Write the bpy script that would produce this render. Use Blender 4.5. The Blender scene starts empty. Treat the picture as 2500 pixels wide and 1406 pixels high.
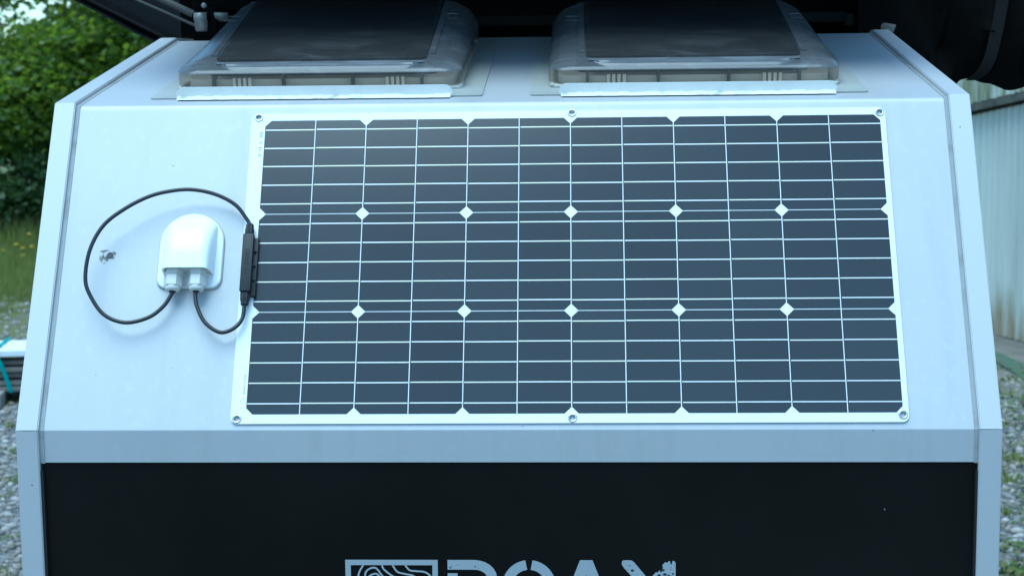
import bpy, bmesh, math, random
import numpy as np
from mathutils import Vector, Matrix

random.seed(7)
rng = np.random.default_rng(7)
scene = bpy.context.scene
col = scene.collection
R = math.radians

# ------------------------------------------------------------------ camera
Z0 = 1.25                      # height of the lower edge of the sloped nose above the ground
cam_data = bpy.data.cameras.new('camera')
cam = bpy.data.objects.new('camera', cam_data)
col.objects.link(cam)
right = Vector((0.99910985, 0.04089662, -0.01034253))
up = Vector((0.00511032, 0.12602902, 0.99201339))
fwd = Vector((-0.04187345, 0.99118321, -0.12570784))
m = Matrix((right, up, -fwd)).transposed().to_4x4()
m.translation = Vector((0.05653, -2.29258, 0.49644 + Z0))
cam.matrix_world = m
cam_data.sensor_fit = 'HORIZONTAL'
cam_data.sensor_width = 23.6
cam_data.lens = 23.6 * 3965.1 / 2500
cam_data.clip_start = 0.05
cam_data.clip_end = 2000
cam_data.dof.use_dof = True
cam_data.dof.focus_distance = 2.42
cam_data.dof.aperture_fstop = 6.3
scene.camera = cam

# ------------------------------------------------------------------ sky and sun
SUN_EL, SUN_AZ = 74.0, 213.0          # azimuth clockwise from +Y: front left, behind the camera
world = bpy.data.worlds.new('World')
scene.world = world
world.use_nodes = True
wn = world.node_tree
bg = wn.nodes['Background']
sky = wn.nodes.new('ShaderNodeTexSky')
sky.sky_type = 'NISHITA'
sky.sun_disc = False
sky.sun_elevation = R(SUN_EL)
sky.sun_rotation = R(SUN_AZ)
sky.air_density = 1.0
sky.dust_density = 0.8
sky.ozone_density = 1.0
wn.links.new(sky.outputs[0], bg.inputs[0])
bg.inputs[1].default_value = 0.10
sun_data = bpy.data.lights.new('sun', 'SUN')
sun_data.energy = 1.3
sun_data.angle = R(45)
sun_data.color = (1.0, 0.95, 0.92)
sun = bpy.data.objects.new('sun', sun_data)
col.objects.link(sun)
sd = Vector((math.sin(R(SUN_AZ)) * math.cos(R(SUN_EL)), math.cos(R(SUN_AZ)) * math.cos(R(SUN_EL)), math.sin(R(SUN_EL))))
sun.rotation_euler = (-sd).to_track_quat('-Z', 'Y').to_euler()
sun.location = (-4, -4, 8)

vs = scene.view_settings
vs.view_transform = 'Standard'
vs.look = 'None'
vs.gamma = 1.0
vs.exposure = 1.29
vs.use_white_balance = True          # the camera's cool white balance
vs.white_balance_temperature = 4950
vs.white_balance_tint = -17
vs.use_curve_mapping = False

# ------------------------------------------------------------------ materials
MATS = {}


def mat(name, color, rough=0.5, metal=0.0, spec=0.5, bump=None, var=None, specks=None, coat=0.0, island=None, streak=None, objrand=None):
    """procedural Principled material; colour wear comes from noise in object space"""
    if name in MATS:
        return MATS[name]
    M = bpy.data.materials.new(name)
    M.use_nodes = True
    nt = M.node_tree
    P = nt.nodes['Principled BSDF']
    P.inputs['Base Color'].default_value = (*color, 1)
    P.inputs['Roughness'].default_value = rough
    P.inputs['Metallic'].default_value = metal
    P.inputs['Specular IOR Level'].default_value = spec
    P.inputs['Coat Weight'].default_value = coat
    N = nt.nodes.new
    L = nt.links.new
    tc = N('ShaderNodeTexCoord')
    cur = None

    def mix(a, b, fac):
        mx = N('ShaderNodeMix')
        mx.data_type = 'RGBA'
        for sock, v in ((mx.inputs[6], a), (mx.inputs[7], b)):
            if hasattr(v, 'links'):
                L(v, sock)
            else:
                sock.default_value = (*v, 1)
        L(fac, mx.inputs[0])
        return mx.outputs[2]

    def noise(scale, detail=4, sx=(1, 1, 1), rough_=0.55):
        mp = N('ShaderNodeMapping')
        mp.inputs['Scale'].default_value = sx
        L(tc.outputs['Object'], mp.inputs[0])
        n = N('ShaderNodeTexNoise')
        n.inputs['Scale'].default_value = scale
        n.inputs['Detail'].default_value = detail
        n.inputs['Roughness'].default_value = rough_
        L(mp.outputs[0], n.inputs['Vector'])
        return n.outputs[0]

    def ramp(src, p0, p1):
        r = N('ShaderNodeMapRange')
        r.inputs[1].default_value = p0
        r.inputs[2].default_value = p1
        L(src, r.inputs[0])
        return r.outputs[0]

    if island:                                   # a list of colours, one picked per loose piece
        g = N('ShaderNodeNewGeometry')
        cr = N('ShaderNodeValToRGB')
        cr.color_ramp.elements[0].color = (*island[0], 1)
        cr.color_ramp.elements[1].color = (*island[-1], 1)
        for k, c in enumerate(island[1:-1]):
            e = cr.color_ramp.elements.new((k + 1) / (len(island) - 1))
            e.color = (*c, 1)
        L(g.outputs['Random Per Island'], cr.inputs[0])
        cur = cr.outputs[0]
    if var:                                      # (second colour, scale, lo, hi)
        c2, sc, lo, hi = var[:4]
        cur = mix(cur if cur else color, c2, ramp(noise(sc, 5), lo, hi))
    if streak:                                   # list of (colour, scale xyz, lo, hi)
        for c2, sx, lo, hi in streak:
            cur = mix(cur if cur else color, c2, ramp(noise(1.0, 6, sx), lo, hi))
    if objrand:                                  # second colour, mixed in by a different amount on each object
        oi = N('ShaderNodeObjectInfo')
        cur = mix(cur if cur else color, objrand, oi.outputs['Random'])
    if specks:                                   # (colour, scale, size)
        c2, sc, size = specks
        v = N('ShaderNodeTexVoronoi')
        v.inputs['Scale'].default_value = sc
        L(tc.outputs['Object'], v.inputs['Vector'])
        a = ramp(v.outputs['Distance'], size, size * 0.6)
        nn = ramp(noise(sc * 0.37, 1), 0.56, 0.58)
        mu = N('ShaderNodeMath')
        mu.operation = 'MULTIPLY'
        L(a, mu.inputs[0])
        L(nn, mu.inputs[1])
        cur = mix(cur if cur else color, c2, mu.outputs[0])
    if cur:
        L(cur, P.inputs['Base Color'])
    if bump:                                     # (scale, strength, distance)
        b = N('ShaderNodeBump')
        b.inputs['Strength'].default_value = bump[1]
        b.inputs['Distance'].default_value = bump[2]
        L(noise(bump[0], 4), b.inputs['Height'])
        L(b.outputs[0], P.inputs['Normal'])
    MATS[name] = M
    return M


def smoke(name, tint, base, fac, rough):
    """tinted thin plastic: part see-through, part satin surface"""
    M = bpy.data.materials.new(name)
    M.use_nodes = True
    nt = M.node_tree
    P = nt.nodes['Principled BSDF']
    P.inputs['Base Color'].default_value = (*base, 1)
    P.inputs['Roughness'].default_value = rough
    P.inputs['Specular IOR Level'].default_value = 0.5
    T = nt.nodes.new('ShaderNodeBsdfTransparent')
    T.inputs[0].default_value = (*tint, 1)
    X = nt.nodes.new('ShaderNodeMixShader')
    X.inputs[0].default_value = fac
    tc = nt.nodes.new('ShaderNodeTexCoord')
    n = nt.nodes.new('ShaderNodeTexNoise')
    n.inputs['Scale'].default_value = 9
    n.inputs['Detail'].default_value = 5
    nt.links.new(tc.outputs['Object'], n.inputs['Vector'])
    r = nt.nodes.new('ShaderNodeMapRange')
    r.inputs[1].default_value = 0.3
    r.inputs[2].default_value = 0.7
    r.inputs[3].default_value = rough * 0.8
    r.inputs[4].default_value = rough * 1.3
    nt.links.new(n.outputs[0], r.inputs[0])
    nt.links.new(r.outputs[0], P.inputs['Roughness'])
    mp = nt.nodes.new('ShaderNodeMapping')       # dust wiped in streaks
    mp.inputs['Scale'].default_value = (9, 26, 26)
    nt.links.new(tc.outputs['Object'], mp.inputs[0])
    n2 = nt.nodes.new('ShaderNodeTexNoise')
    n2.inputs['Scale'].default_value = 1.0
    n2.inputs['Detail'].default_value = 6
    n2.inputs['Distortion'].default_value = 1.2
    nt.links.new(mp.outputs[0], n2.inputs['Vector'])
    r2 = nt.nodes.new('ShaderNodeMapRange')
    r2.inputs[1].default_value = 0.48
    r2.inputs[2].default_value = 0.75
    nt.links.new(n2.outputs[0], r2.inputs[0])
    mc = nt.nodes.new('ShaderNodeMix')
    mc.data_type = 'RGBA'
    mc.inputs[6].default_value = (*base, 1)
    mc.inputs[7].default_value = (*[min(0.6, c * 1.7 + 0.012) for c in base], 1)
    nt.links.new(r2.outputs[0], mc.inputs[0])
    nt.links.new(mc.outputs[2], P.inputs['Base Color'])
    out = nt.nodes['Material Output']
    nt.links.new(T.outputs[0], X.inputs[1])
    nt.links.new(P.outputs[0], X.inputs[2])
    nt.links.new(X.outputs[0], out.inputs[0])
    MATS[name] = M
    return M


mat('silver_paint', (0.50, 0.50, 0.515), 0.55, 0.34, 0.4, bump=(5.0, 0.06, 0.002),
    var=((0.465, 0.47, 0.485), 3.0, 0.35, 0.75), streak=[((0.45, 0.455, 0.465), (26, 2.2, 2.2), 0.50, 0.78), ((0.53, 0.535, 0.54), (70, 60, 60), 0.56, 0.8)], specks=((0.12, 0.12, 0.12), 34.0, 0.045))
mat('trim_paint', (0.51, 0.51, 0.52), 0.55, 0.34, 0.4, bump=(7.0, 0.1, 0.002), specks=((0.15, 0.15, 0.15), 30.0, 0.05))
mat('sealant', (0.32, 0.33, 0.335), 0.7, bump=(160.0, 0.3, 0.001), var=((0.2, 0.2, 0.19), 26.0, 0.5, 0.75))
mat('black_panel', (0.0036, 0.0034, 0.0032), 0.5, 0, 0.12, bump=(300.0, 0.05, 0.0005), var=((0.008, 0.0075, 0.007), 2.6, 0.4, 0.75), specks=((0.2, 0.22, 0.24), 22.0, 0.03))
mat('rubber_black', (0.012, 0.012, 0.013), 0.6, 0, 0.4)
mat('decal_silver', (0.34, 0.37, 0.39), 0.45)
mat('decal_wear', (0.012, 0.012, 0.012), 0.6)
mat('panel_white', (0.84, 0.85, 0.84), 0.35, bump=(4.0, 0.06, 0.001), var=((0.79, 0.80, 0.79), 6.0, 0.4, 0.7))
mat('cell_dark', (0.032, 0.037, 0.042), 0.16, 0, 0.36, bump=(900.0, 0.04, 0.0003), var=((0.038, 0.044, 0.051), 3.0, 0.3, 0.7), specks=((0.10, 0.12, 0.15), 40.0, 0.03), objrand=(0.043, 0.050, 0.057))
mat('ribbon_metal', (0.70, 0.70, 0.69), 0.45, 0.35)
mat('eyelet_metal', (0.62, 0.62, 0.60), 0.28, 0.9)
mat('plug_grey', (0.10, 0.10, 0.10), 0.8)
mat('sticker_white', (0.9, 0.9, 0.9), 0.5)
mat('print_grey', (0.25, 0.28, 0.33), 0.7)
mat('box_black', (0.022, 0.023, 0.025), 0.55, 0, 0.4, bump=(400.0, 0.1, 0.0004))
mat('cable_black', (0.014, 0.015, 0.018), 0.38, 0, 0.5)
mat('white_plastic', (0.86, 0.87, 0.86), 0.32, 0, 0.5)
mat('gland_plastic', (0.64, 0.62, 0.57), 0.35, 0, 0.5)
mat('strip_white', (0.78, 0.76, 0.72), 0.5, var=((0.70, 0.68, 0.64), 12.0, 0.4, 0.7))
mat('old_caulk', (0.48, 0.47, 0.42), 0.6, bump=(120.0, 0.4, 0.002), var=((0.34, 0.33, 0.28), 60.0, 0.45, 0.62))
mat('caulk', (0.72, 0.73, 0.70), 0.55, bump=(120.0, 0.4, 0.002), var=((0.42, 0.44, 0.40), 45.0, 0.56, 0.68))
mat('pad_grey', (0.45, 0.46, 0.435), 0.55, 0.34, 0.4, var=((0.41, 0.42, 0.39), 20.0, 0.4, 0.7))
mat('cream_plastic', (0.78, 0.70, 0.60), 0.6)
mat('blind_dark', (0.10, 0.095, 0.09), 0.7, bump=(14.0, 0.8, 0.01))
smoke('smoke_shell', (0.50, 0.49, 0.48), (0.115, 0.12, 0.13), 0.68, 0.18)
smoke('smoke_skirt', (0.92, 0.87, 0.80), (0.22, 0.205, 0.19), 0.26, 0.30)
smoke('smoke_pane', (0.62, 0.60, 0.57), (0.060, 0.060, 0.062), 0.48, 0.08)
smoke('smoke_lip', (0.45, 0.45, 0.45), (0.17, 0.18, 0.20), 0.62, 0.16)
mat('post_dark', (0.05, 0.05, 0.05), 0.6)
mat('canvas_black', (0.0045, 0.0045, 0.0045), 0.95, 0, 0.03, bump=(24.0, 0.5, 0.01))
mat('canvas_grey', (0.028, 0.028, 0.028), 0.9, 0, 0.1, bump=(24.0, 0.4, 0.01))
mat('strap_black', (0.010, 0.010, 0.010), 0.8, 0, 0.1)
mat('strap_webbing', (0.012, 0.012, 0.012), 0.9, 0, 0.1, bump=(400.0, 0.3, 0.001))
mat('tent_alloy', (0.26, 0.26, 0.25), 0.45, 0.5)
mat('tent_pole', (0.075, 0.075, 0.07), 0.6, 0.2)
mat('side_paint', (0.45, 0.47, 0.49), 0.4, 0.2)
mat('tyre', (0.02, 0.02, 0.02), 0.85)
mat('stone', (0.25, 0.25, 0.25), 0.8, island=[(0.12, 0.11, 0.10), (0.22, 0.20, 0.18), (0.28, 0.265, 0.245), (0.17, 0.14, 0.11), (0.36, 0.345, 0.32), (0.23, 0.19, 0.15), (0.47, 0.455, 0.43), (0.14, 0.135, 0.13)])
mat('grass_blade', (0.06, 0.11, 0.025), 0.6, island=[(0.13, 0.17, 0.03), (0.21, 0.24, 0.05), (0.17, 0.21, 0.035), (0.27, 0.25, 0.10)])
mat('moss', (0.09, 0.11, 0.03), 0.9, island=[(0.055, 0.10, 0.02), (0.10, 0.15, 0.03), (0.15, 0.13, 0.05)])
mat('petal_yellow', (0.50, 0.33, 0.02), 0.6)
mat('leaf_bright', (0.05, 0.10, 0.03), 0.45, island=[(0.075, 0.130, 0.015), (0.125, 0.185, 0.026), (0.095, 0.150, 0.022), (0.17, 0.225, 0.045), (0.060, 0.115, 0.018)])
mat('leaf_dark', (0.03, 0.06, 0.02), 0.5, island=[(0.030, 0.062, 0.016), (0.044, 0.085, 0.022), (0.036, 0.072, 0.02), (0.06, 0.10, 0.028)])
mat('bark', (0.09, 0.075, 0.06), 0.9, bump=(30.0, 0.8, 0.02), var=((0.05, 0.045, 0.04), 12.0, 0.4, 0.6))
mat('shed_wall', (0.60, 0.62, 0.56), 0.55, streak=[
    ((0.46, 0.48, 0.42), (6, 6, 0.35), 0.42, 0.72), ((0.70, 0.72, 0.67), (9, 9, 0.5), 0.58, 0.8)])
mat('shed_upper', (0.52, 0.54, 0.46), 0.7, streak=[
    ((0.22, 0.23, 0.13), (14, 14, 1.2), 0.42, 0.56), ((0.66, 0.68, 0.62), (9, 9, 1.0), 0.56, 0.74), ((0.12, 0.12, 0.07), (24, 24, 1.6), 0.54, 0.66)])
mat('flashing', (0.11, 0.105, 0.085), 0.7, var=((0.05, 0.05, 0.04), 9.0, 0.4, 0.65))
mat('concrete', (0.20, 0.18, 0.15), 0.9, bump=(40.0, 0.4, 0.01), var=((0.11, 0.10, 0.085), 4.0, 0.35, 0.7))
mat('mat_green', (0.085, 0.11, 0.07), 0.9, bump=(80.0, 0.4, 0.01), var=((0.035, 0.11, 0.05), 10.0, 0.4, 0.7))
mat('old_wood', (0.20, 0.18, 0.16), 0.85, streak=[((0.10, 0.09, 0.08), (2, 14, 14), 0.42, 0.66)])
mat('white_profile', (0.86, 0.87, 0.87), 0.45)
mat('strap_teal', (0.03, 0.30, 0.28), 0.5)
mat('block_grey', (0.30, 0.29, 0.28), 0.9, bump=(60.0, 0.4, 0.01), var=((0.2, 0.2, 0.19), 9.0, 0.4, 0.6))


def translucent(name, tint, fac):
    """leaves let some light through"""
    nt = MATS[name].node_tree
    P = nt.nodes['Principled BSDF']
    src = P.inputs['Base Color'].links[0].from_socket
    mu = nt.nodes.new('ShaderNodeMix')
    mu.data_type = 'RGBA'
    mu.blend_type = 'MULTIPLY'
    mu.inputs[0].default_value = 1.0
    nt.links.new(src, mu.inputs[6])
    mu.inputs[7].default_value = (*tint, 1)
    T_ = nt.nodes.new('ShaderNodeBsdfTranslucent')
    nt.links.new(mu.outputs[2], T_.inputs[0])
    X = nt.nodes.new('ShaderNodeMixShader')
    X.inputs[0].default_value = fac
    nt.links.new(P.outputs[0], X.inputs[1])
    nt.links.new(T_.outputs[0], X.inputs[2])
    nt.links.new(X.outputs[0], nt.nodes['Material Output'].inputs[0])


translucent('leaf_bright', (2.4, 2.3, 1.2), 0.5)
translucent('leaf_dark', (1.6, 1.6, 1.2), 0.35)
translucent('grass_blade', (1.5, 1.5, 1.2), 0.35)


def wall_base_stain():
    """rust and algae that creep up from the foot of the sheets, with a ragged edge"""
    M = MATS['shed_wall']
    nt = M.node_tree
    P = nt.nodes['Principled BSDF']
    src = P.inputs['Base Color'].links[0].from_socket
    tc = nt.nodes.new('ShaderNodeTexCoord')
    sp = nt.nodes.new('ShaderNodeSeparateXYZ')
    nt.links.new(tc.outputs['Object'], sp.inputs[0])
    mp = nt.nodes.new('ShaderNodeMapping')
    mp.inputs['Scale'].default_value = (16, 16, 1.5)
    nt.links.new(tc.outputs['Object'], mp.inputs[0])
    n = nt.nodes.new('ShaderNodeTexNoise')
    n.inputs['Scale'].default_value = 1.0
    n.inputs['Detail'].default_value = 5
    nt.links.new(mp.outputs[0], n.inputs['Vector'])
    a = nt.nodes.new('ShaderNodeMath')
    a.operation = 'MULTIPLY_ADD'                 # noise*0.9 - 0.1 - z
    nt.links.new(n.outputs[0], a.inputs[0])
    a.inputs[1].default_value = 1.0
    a.inputs[2].default_value = -0.16
    b = nt.nodes.new('ShaderNodeMath')
    b.operation = 'SUBTRACT'
    nt.links.new(a.outputs[0], b.inputs[0])
    nt.links.new(sp.outputs[2], b.inputs[1])
    r = nt.nodes.new('ShaderNodeMapRange')
    r.inputs[1].default_value = 0.0
    r.inputs[2].default_value = 0.30
    r.inputs[4].default_value = 0.85
    nt.links.new(b.outputs[0], r.inputs[0])
    mx = nt.nodes.new('ShaderNodeMix')
    mx.data_type = 'RGBA'
    nt.links.new(src, mx.inputs[6])
    mx.inputs[7].default_value = (0.27, 0.21, 0.11, 1)
    nt.links.new(r.outputs[0], mx.inputs[0])
    nt.links.new(mx.outputs[2], P.inputs['Base Color'])


wall_base_stain()


def ground_material():
    M = bpy.data.materials.new('gravel_ground')
    M.use_nodes = True
    nt = M.node_tree
    N, L = nt.nodes.new, nt.links.new
    P = nt.nodes['Principled BSDF']
    P.inputs['Roughness'].default_value = 0.9
    tc = N('ShaderNodeTexCoord')
    v = N('ShaderNodeTexVoronoi')
    v.inputs['Scale'].default_value = 34
    L(tc.outputs['Object'], v.inputs['Vector'])
    cr = N('ShaderNodeValToRGB')
    for p, c in ((0.15, (0.07, 0.07, 0.07)), (0.5, (0.15, 0.15, 0.145)), (0.8, (0.24, 0.24, 0.24))):
        e = cr.color_ramp.elements.new(p)
        e.color = (*c, 1)
    cr.color_ramp.elements[0].color = (0.09, 0.085, 0.075, 1)
    cr.color_ramp.elements[-1].color = (0.32, 0.32, 0.32, 1)
    L(v.outputs['Color'], cr.inputs[0])
    n = N('ShaderNodeTexNoise')
    n.inputs['Scale'].default_value = 0.9
    n.inputs['Detail'].default_value = 7
    L(tc.outputs['Object'], n.inputs['Vector'])
    sp = N('ShaderNodeSeparateXYZ')
    L(tc.outputs['Object'], sp.inputs[0])
    r = N('ShaderNodeMapRange')                  # the yard turns to grass towards the trees
    r.inputs[1].default_value = 7.0
    r.inputs[2].default_value = 11.0
    r.inputs[3].default_value = -0.05
    r.inputs[4].default_value = 0.35
    L(sp.outputs[1], r.inputs[0])
    ad = N('ShaderNodeMath')
    ad.operation = 'ADD'
    L(n.outputs[0], ad.inputs[0])
    L(r.outputs[0], ad.inputs[1])
    r2 = N('ShaderNodeMapRange')
    r2.inputs[1].default_value = 0.56
    r2.inputs[2].default_value = 0.68
    L(ad.outputs[0], r2.inputs[0])
    mx = N('ShaderNodeMix')
    mx.data_type = 'RGBA'
    L(r2.outputs[0], mx.inputs[0])
    L(cr.outputs[0], mx.inputs[6])
    mx.inputs[7].default_value = (0.13, 0.14, 0.045, 1)
    L(mx.outputs[2], P.inputs['Base Color'])
    b = N('ShaderNodeBump')
    b.inputs['Strength'].default_value = 0.8
    b.inputs['Distance'].default_value = 0.02
    L(v.outputs['Distance'], b.inputs['Height'])
    b.invert = True
    L(b.outputs[0], P.inputs['Normal'])
    MATS['gravel_ground'] = M


ground_material()


# ------------------------------------------------------------------ building helpers
def link(name, me, m_, parent=None):
    o = bpy.data.objects.new(name, me)
    if m_ and not me.materials:
        me.materials.append(MATS[m_])
    col.objects.link(o)
    o.parent = parent
    return o


def done(bm, name, m_, parent=None, smooth=None):
    bmesh.ops.recalc_face_normals(bm, faces=bm.faces[:])
    me = bpy.data.meshes.new(name)
    bm.to_mesh(me)
    bm.free()
    if smooth is not None:
        me.shade_smooth()
        me.set_sharp_from_angle(angle=R(smooth))
    return link(name, me, m_, parent)


def tag(o, label=None, cat=None, group=None, kind=None):
    if label:
        o['label'] = label
    if cat:
        o['category'] = cat
    if group:
        o['group'] = group
    if kind:
        o['kind'] = kind
    return o


def empty(name, mtx=None):
    o = bpy.data.objects.new(name, None)
    o.empty_display_size = 0.1
    col.objects.link(o)
    if mtx is not None:
        o.matrix_world = mtx
    return o


def box(bm, x0, x1, y0, y1, z0, z1, bev=0.0, seg=2):
    vs_ = [bm.verts.new(p) for p in ((x0, y0, z0), (x1, y0, z0), (x1, y1, z0), (x0, y1, z0), (x0, y0, z1), (x1, y0, z1), (x1, y1, z1), (x0, y1, z1))]
    fs = [bm.faces.new([vs_[i] for i in f]) for f in ((3, 2, 1, 0), (4, 5, 6, 7), (0, 1, 5, 4), (1, 2, 6, 5), (2, 3, 7, 6), (3, 0, 4, 7))]
    if bev:
        es = list({e for f in fs for e in f.edges})
        bmesh.ops.bevel(bm, geom=es, offset=bev, segments=seg, affect='EDGES', profile=0.5)
    return bm


def prism(bm, loop0, loop1):
    a = [bm.verts.new(p) for p in loop0]
    b = [bm.verts.new(p) for p in loop1]
    n = len(a)
    for i in range(n):
        bm.faces.new((a[i], a[(i + 1) % n], b[(i + 1) % n], b[i]))
    bm.faces.new(a[::-1])
    bm.faces.new(b)
    return bm


def loft(bm, rings, cap0=True, cap1=True, closed=True):
    rows = [[bm.verts.new(p) for p in r] for r in rings]
    n = len(rows[0])
    for a, b in zip(rows, rows[1:]):
        for i in range(n if closed else n - 1):
            j = (i + 1) % n
            bm.faces.new((a[i], a[j], b[j], b[i]))
    if cap0:
        bm.faces.new(rows[0][::-1])
    if cap1:
        bm.faces.new(rows[-1])
    return rows


def spline(pts, n=8):
    """Catmull-Rom through 3D points"""
    P = [Vector(p) for p in pts]
    P = [P[0] * 2 - P[1]] + P + [P[-1] * 2 - P[-2]]
    out = []
    for i in range(1, len(P) - 2):
        for k in range(n):
            t = k / n
            a, b, c, d = P[i - 1:i + 3]
            out.append(0.5 * ((2 * b) + (-a + c) * t + (2 * a - 5 * b + 4 * c - d) * t * t + (-a + 3 * b - 3 * c + d) * t ** 3))
    out.append(P[-2])
    return out


def tube(bm, pts, rad, seg=10):
    pts = [Vector(p) for p in pts]
    rings = []
    ref = Vector((0.13, 0.27, 0.95))
    for i, p in enumerate(pts):
        t = (pts[min(i + 1, len(pts) - 1)] - pts[max(i - 1, 0)]).normalized()
        x = t.cross(ref).normalized()
        y = t.cross(x)
        r = rad[i] if isinstance(rad, (list, tuple)) else rad
        rings.append([p + (x * math.cos(a) + y * math.sin(a)) * r for a in (2 * math.pi * k / seg for k in range(seg))])
    loft(bm, rings)
    return bm


def lathe(bm, prof, o=(0, 0, 0), ax='z', seg=24, cap0=True, cap1=True, rot=0.0):
    rings = []
    for r, h in prof:
        ring = []
        for k in range(seg):
            a = 2 * math.pi * k / seg + rot
            c, s = r * math.cos(a), r * math.sin(a)
            p = (c, s, h) if ax == 'z' else ((c, h, s) if ax == 'y' else (h, c, s))
            ring.append(Vector(p) + Vector(o))
        rings.append(ring)
    loft(bm, rings, cap0, cap1)
    return bm


def rrect(x0, x1, y0, y1, r, seg=5):
    pts = []
    for cx, cy, a0 in ((x1 - r, y1 - r, 0), (x0 + r, y1 - r, 90), (x0 + r, y0 + r, 180), (x1 - r, y0 + r, 270)):
        for k in range(seg + 1):
            a = R(a0 + 90 * k / seg)
            pts.append((cx + r * math.cos(a), cy + r * math.sin(a)))
    return pts


def plate(bm, outer, holes, z0, z1):
    """flat sheet with real holes"""
    edges = []
    for lp in [outer] + holes:
        vv = [bm.verts.new((x, y, z0)) for x, y in lp]
        for i in range(len(vv)):
            edges.append(bm.edges.new((vv[i], vv[(i + 1) % len(vv)])))
    g = bmesh.ops.triangle_fill(bm, use_beauty=True, use_dissolve=False, edges=edges)
    fs = [f for f in g['geom'] if isinstance(f, bmesh.types.BMFace)]
    ex = bmesh.ops.extrude_face_region(bm, geom=fs)
    for v in [e for e in ex['geom'] if isinstance(e, bmesh.types.BMVert)]:
        v.co.z = z1
    return bm


def fast_mesh(name, verts, faces):
    """numpy mesh: verts (n,3), faces (m,k)"""
    me = bpy.data.meshes.new(name)
    k = faces.shape[1]
    me.vertices.add(len(verts))
    me.vertices.foreach_set('co', np.ascontiguousarray(verts, dtype=np.float32).ravel())
    me.loops.add(faces.size)
    me.loops.foreach_set('vertex_index', np.ascontiguousarray(faces, dtype=np.int32).ravel())
    me.polygons.add(len(faces))
    me.polygons.foreach_set('loop_start', np.arange(0, faces.size, k, dtype=np.int32))
    me.update(calc_edges=True)
    return me


def text_mesh(body, size, extrude=0.0002):
    cu = bpy.data.curves.new('lettering', 'FONT')
    cu.body = body
    cu.size = size
    cu.extrude = extrude
    cu.align_x = 'CENTER'
    cu.align_y = 'CENTER'
    ob = bpy.data.objects.new('lettering', cu)
    col.objects.link(ob)
    dg = bpy.context.evaluated_depsgraph_get()
    me = bpy.data.meshes.new_from_object(ob.evaluated_get(dg))
    bpy.data.objects.remove(ob)
    return me


# ------------------------------------------------------------------ ground
bm = bmesh.new()
s = 400
gv = [bm.verts.new(p) for p in ((-s, -s, 0), (s, -s, 0), (s, s, 0), (-s, s, 0))]
bm.faces.new(gv)
tag(done(bm, 'ground', 'gravel_ground'), 'grey gravel yard turning to rough grass towards the trees', 'ground', kind='structure')

# ------------------------------------------------------------------ trailer body
SA, SL = 1.08662, 0.52563           # slope angle and length of the nose sheet
RA, RL = 0.17557, 0.672             # pitch and length of the front of the roof
XL, XR = -0.7655, 0.6546            # outer sides
TOPY, TOPZ = SL * math.cos(SA), SL * math.sin(SA)
BKY, BKZ = TOPY + RL * math.cos(RA), TOPZ + RL * math.sin(RA)
LEN = 3.1
FLOOR = -0.80
slope_m = Matrix(((1, 0, 0, 0), (0, math.cos(SA), -math.sin(SA), 0), (0, math.sin(SA), math.cos(SA), Z0), (0, 0, 0, 1)))
roof_m = Matrix(((1, 0, 0, 0), (0, math.cos(RA), -math.sin(RA), TOPY), (0, math.sin(RA), math.cos(RA), TOPZ + Z0), (0, 0, 0, 1)))

trailer = empty('camper_trailer', Matrix.Translation((0, 0, 0)))
tag(trailer, 'silver camper trailer with sloped nose, black lower panel and folded edge trims', 'trailer')


def fillet(p0, p1, p2, r, n=7):
    """points of a round bend at p1 in the YZ plane"""
    a, b, c = (Vector(p) for p in (p0, p1, p2))
    d0, d1 = (a - b).normalized(), (c - b).normalized()
    ang = d0.angle(d1)
    t = r / math.tan(ang / 2)
    ctr = b + (d0 + d1).normalized() * (r / math.sin(ang / 2))
    s0, s1 = b + d0 * t - ctr, b + d1 * t - ctr
    w = s0.angle(s1)
    return [ctr + (s0 * math.sin((1 - k / n) * w) + s1 * math.sin(k / n * w)) / math.sin(w) for k in range(n + 1)]


band_bot = (0.0, -0.0475)
low, top_, back, rear = (0.0, 0.0), (TOPY, TOPZ), (BKY, BKZ), (LEN, BKZ + 0.02)
f_low = fillet(band_bot, low, top_, 0.004)
f_top = fillet(low, top_, back, 0.012)
f_back = fillet(top_, back, rear, 0.03)
sx0, sx1 = -0.7262, 0.6165


def sheet(name, prof, m_, x0=sx0, x1=sx1):
    bm = bmesh.new()
    rows = [[bm.verts.new((x, p[0], p[1] + Z0)) for x in np.linspace(x0, x1, 9)] for p in prof]
    for a, b in zip(rows, rows[1:]):
        for i in range(8):
            bm.faces.new((a[i], a[i + 1], b[i + 1], b[i]))
    return done(bm, name, m_, trailer, smooth=40)


sheet('front_band', [band_bot, (0, -0.02), tuple(f_low[0])], 'silver_paint')
sheet('front_panel', [tuple(p) for p in f_low] + [tuple(Vector(f_low[-1]).lerp(Vector(f_top[0]), k)) for k in (.008, .25, .5, .75, .992)] + [tuple(p) for p in f_top], 'silver_paint')
sheet('roof_panel', [tuple(f_top[-1])] + [tuple(Vector(f_top[-1]).lerp(Vector(f_back[0]), k)) for k in (.005, .25, .5, .75, .995)] + [tuple(p) for p in f_back] + [rear], 'silver_paint')

# black lower face, sits 3 mm behind the band
bm = bmesh.new()
box(bm, sx0 - 0.004, sx1 + 0.004, 0.0035, 0.02, FLOOR + Z0, -0.0470 + Z0)
lower = done(bm, 'lower_panel', 'black_panel', trailer)
tag(lower, 'matt black lower nose panel with silver lettering')
for a, b in ((-0.7322, -0.7285), (0.6190, 0.6222)):
    bm = bmesh.new()
    box(bm, a, b, -0.003, 0.004, FLOOR + Z0, -0.060 + Z0)
    done(bm, 'panel_edging', 'rubber_black', trailer)

# sealant in the joints between sheet and trims
path = [(0.0, -0.0482), low, top_, back, rear]


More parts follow.
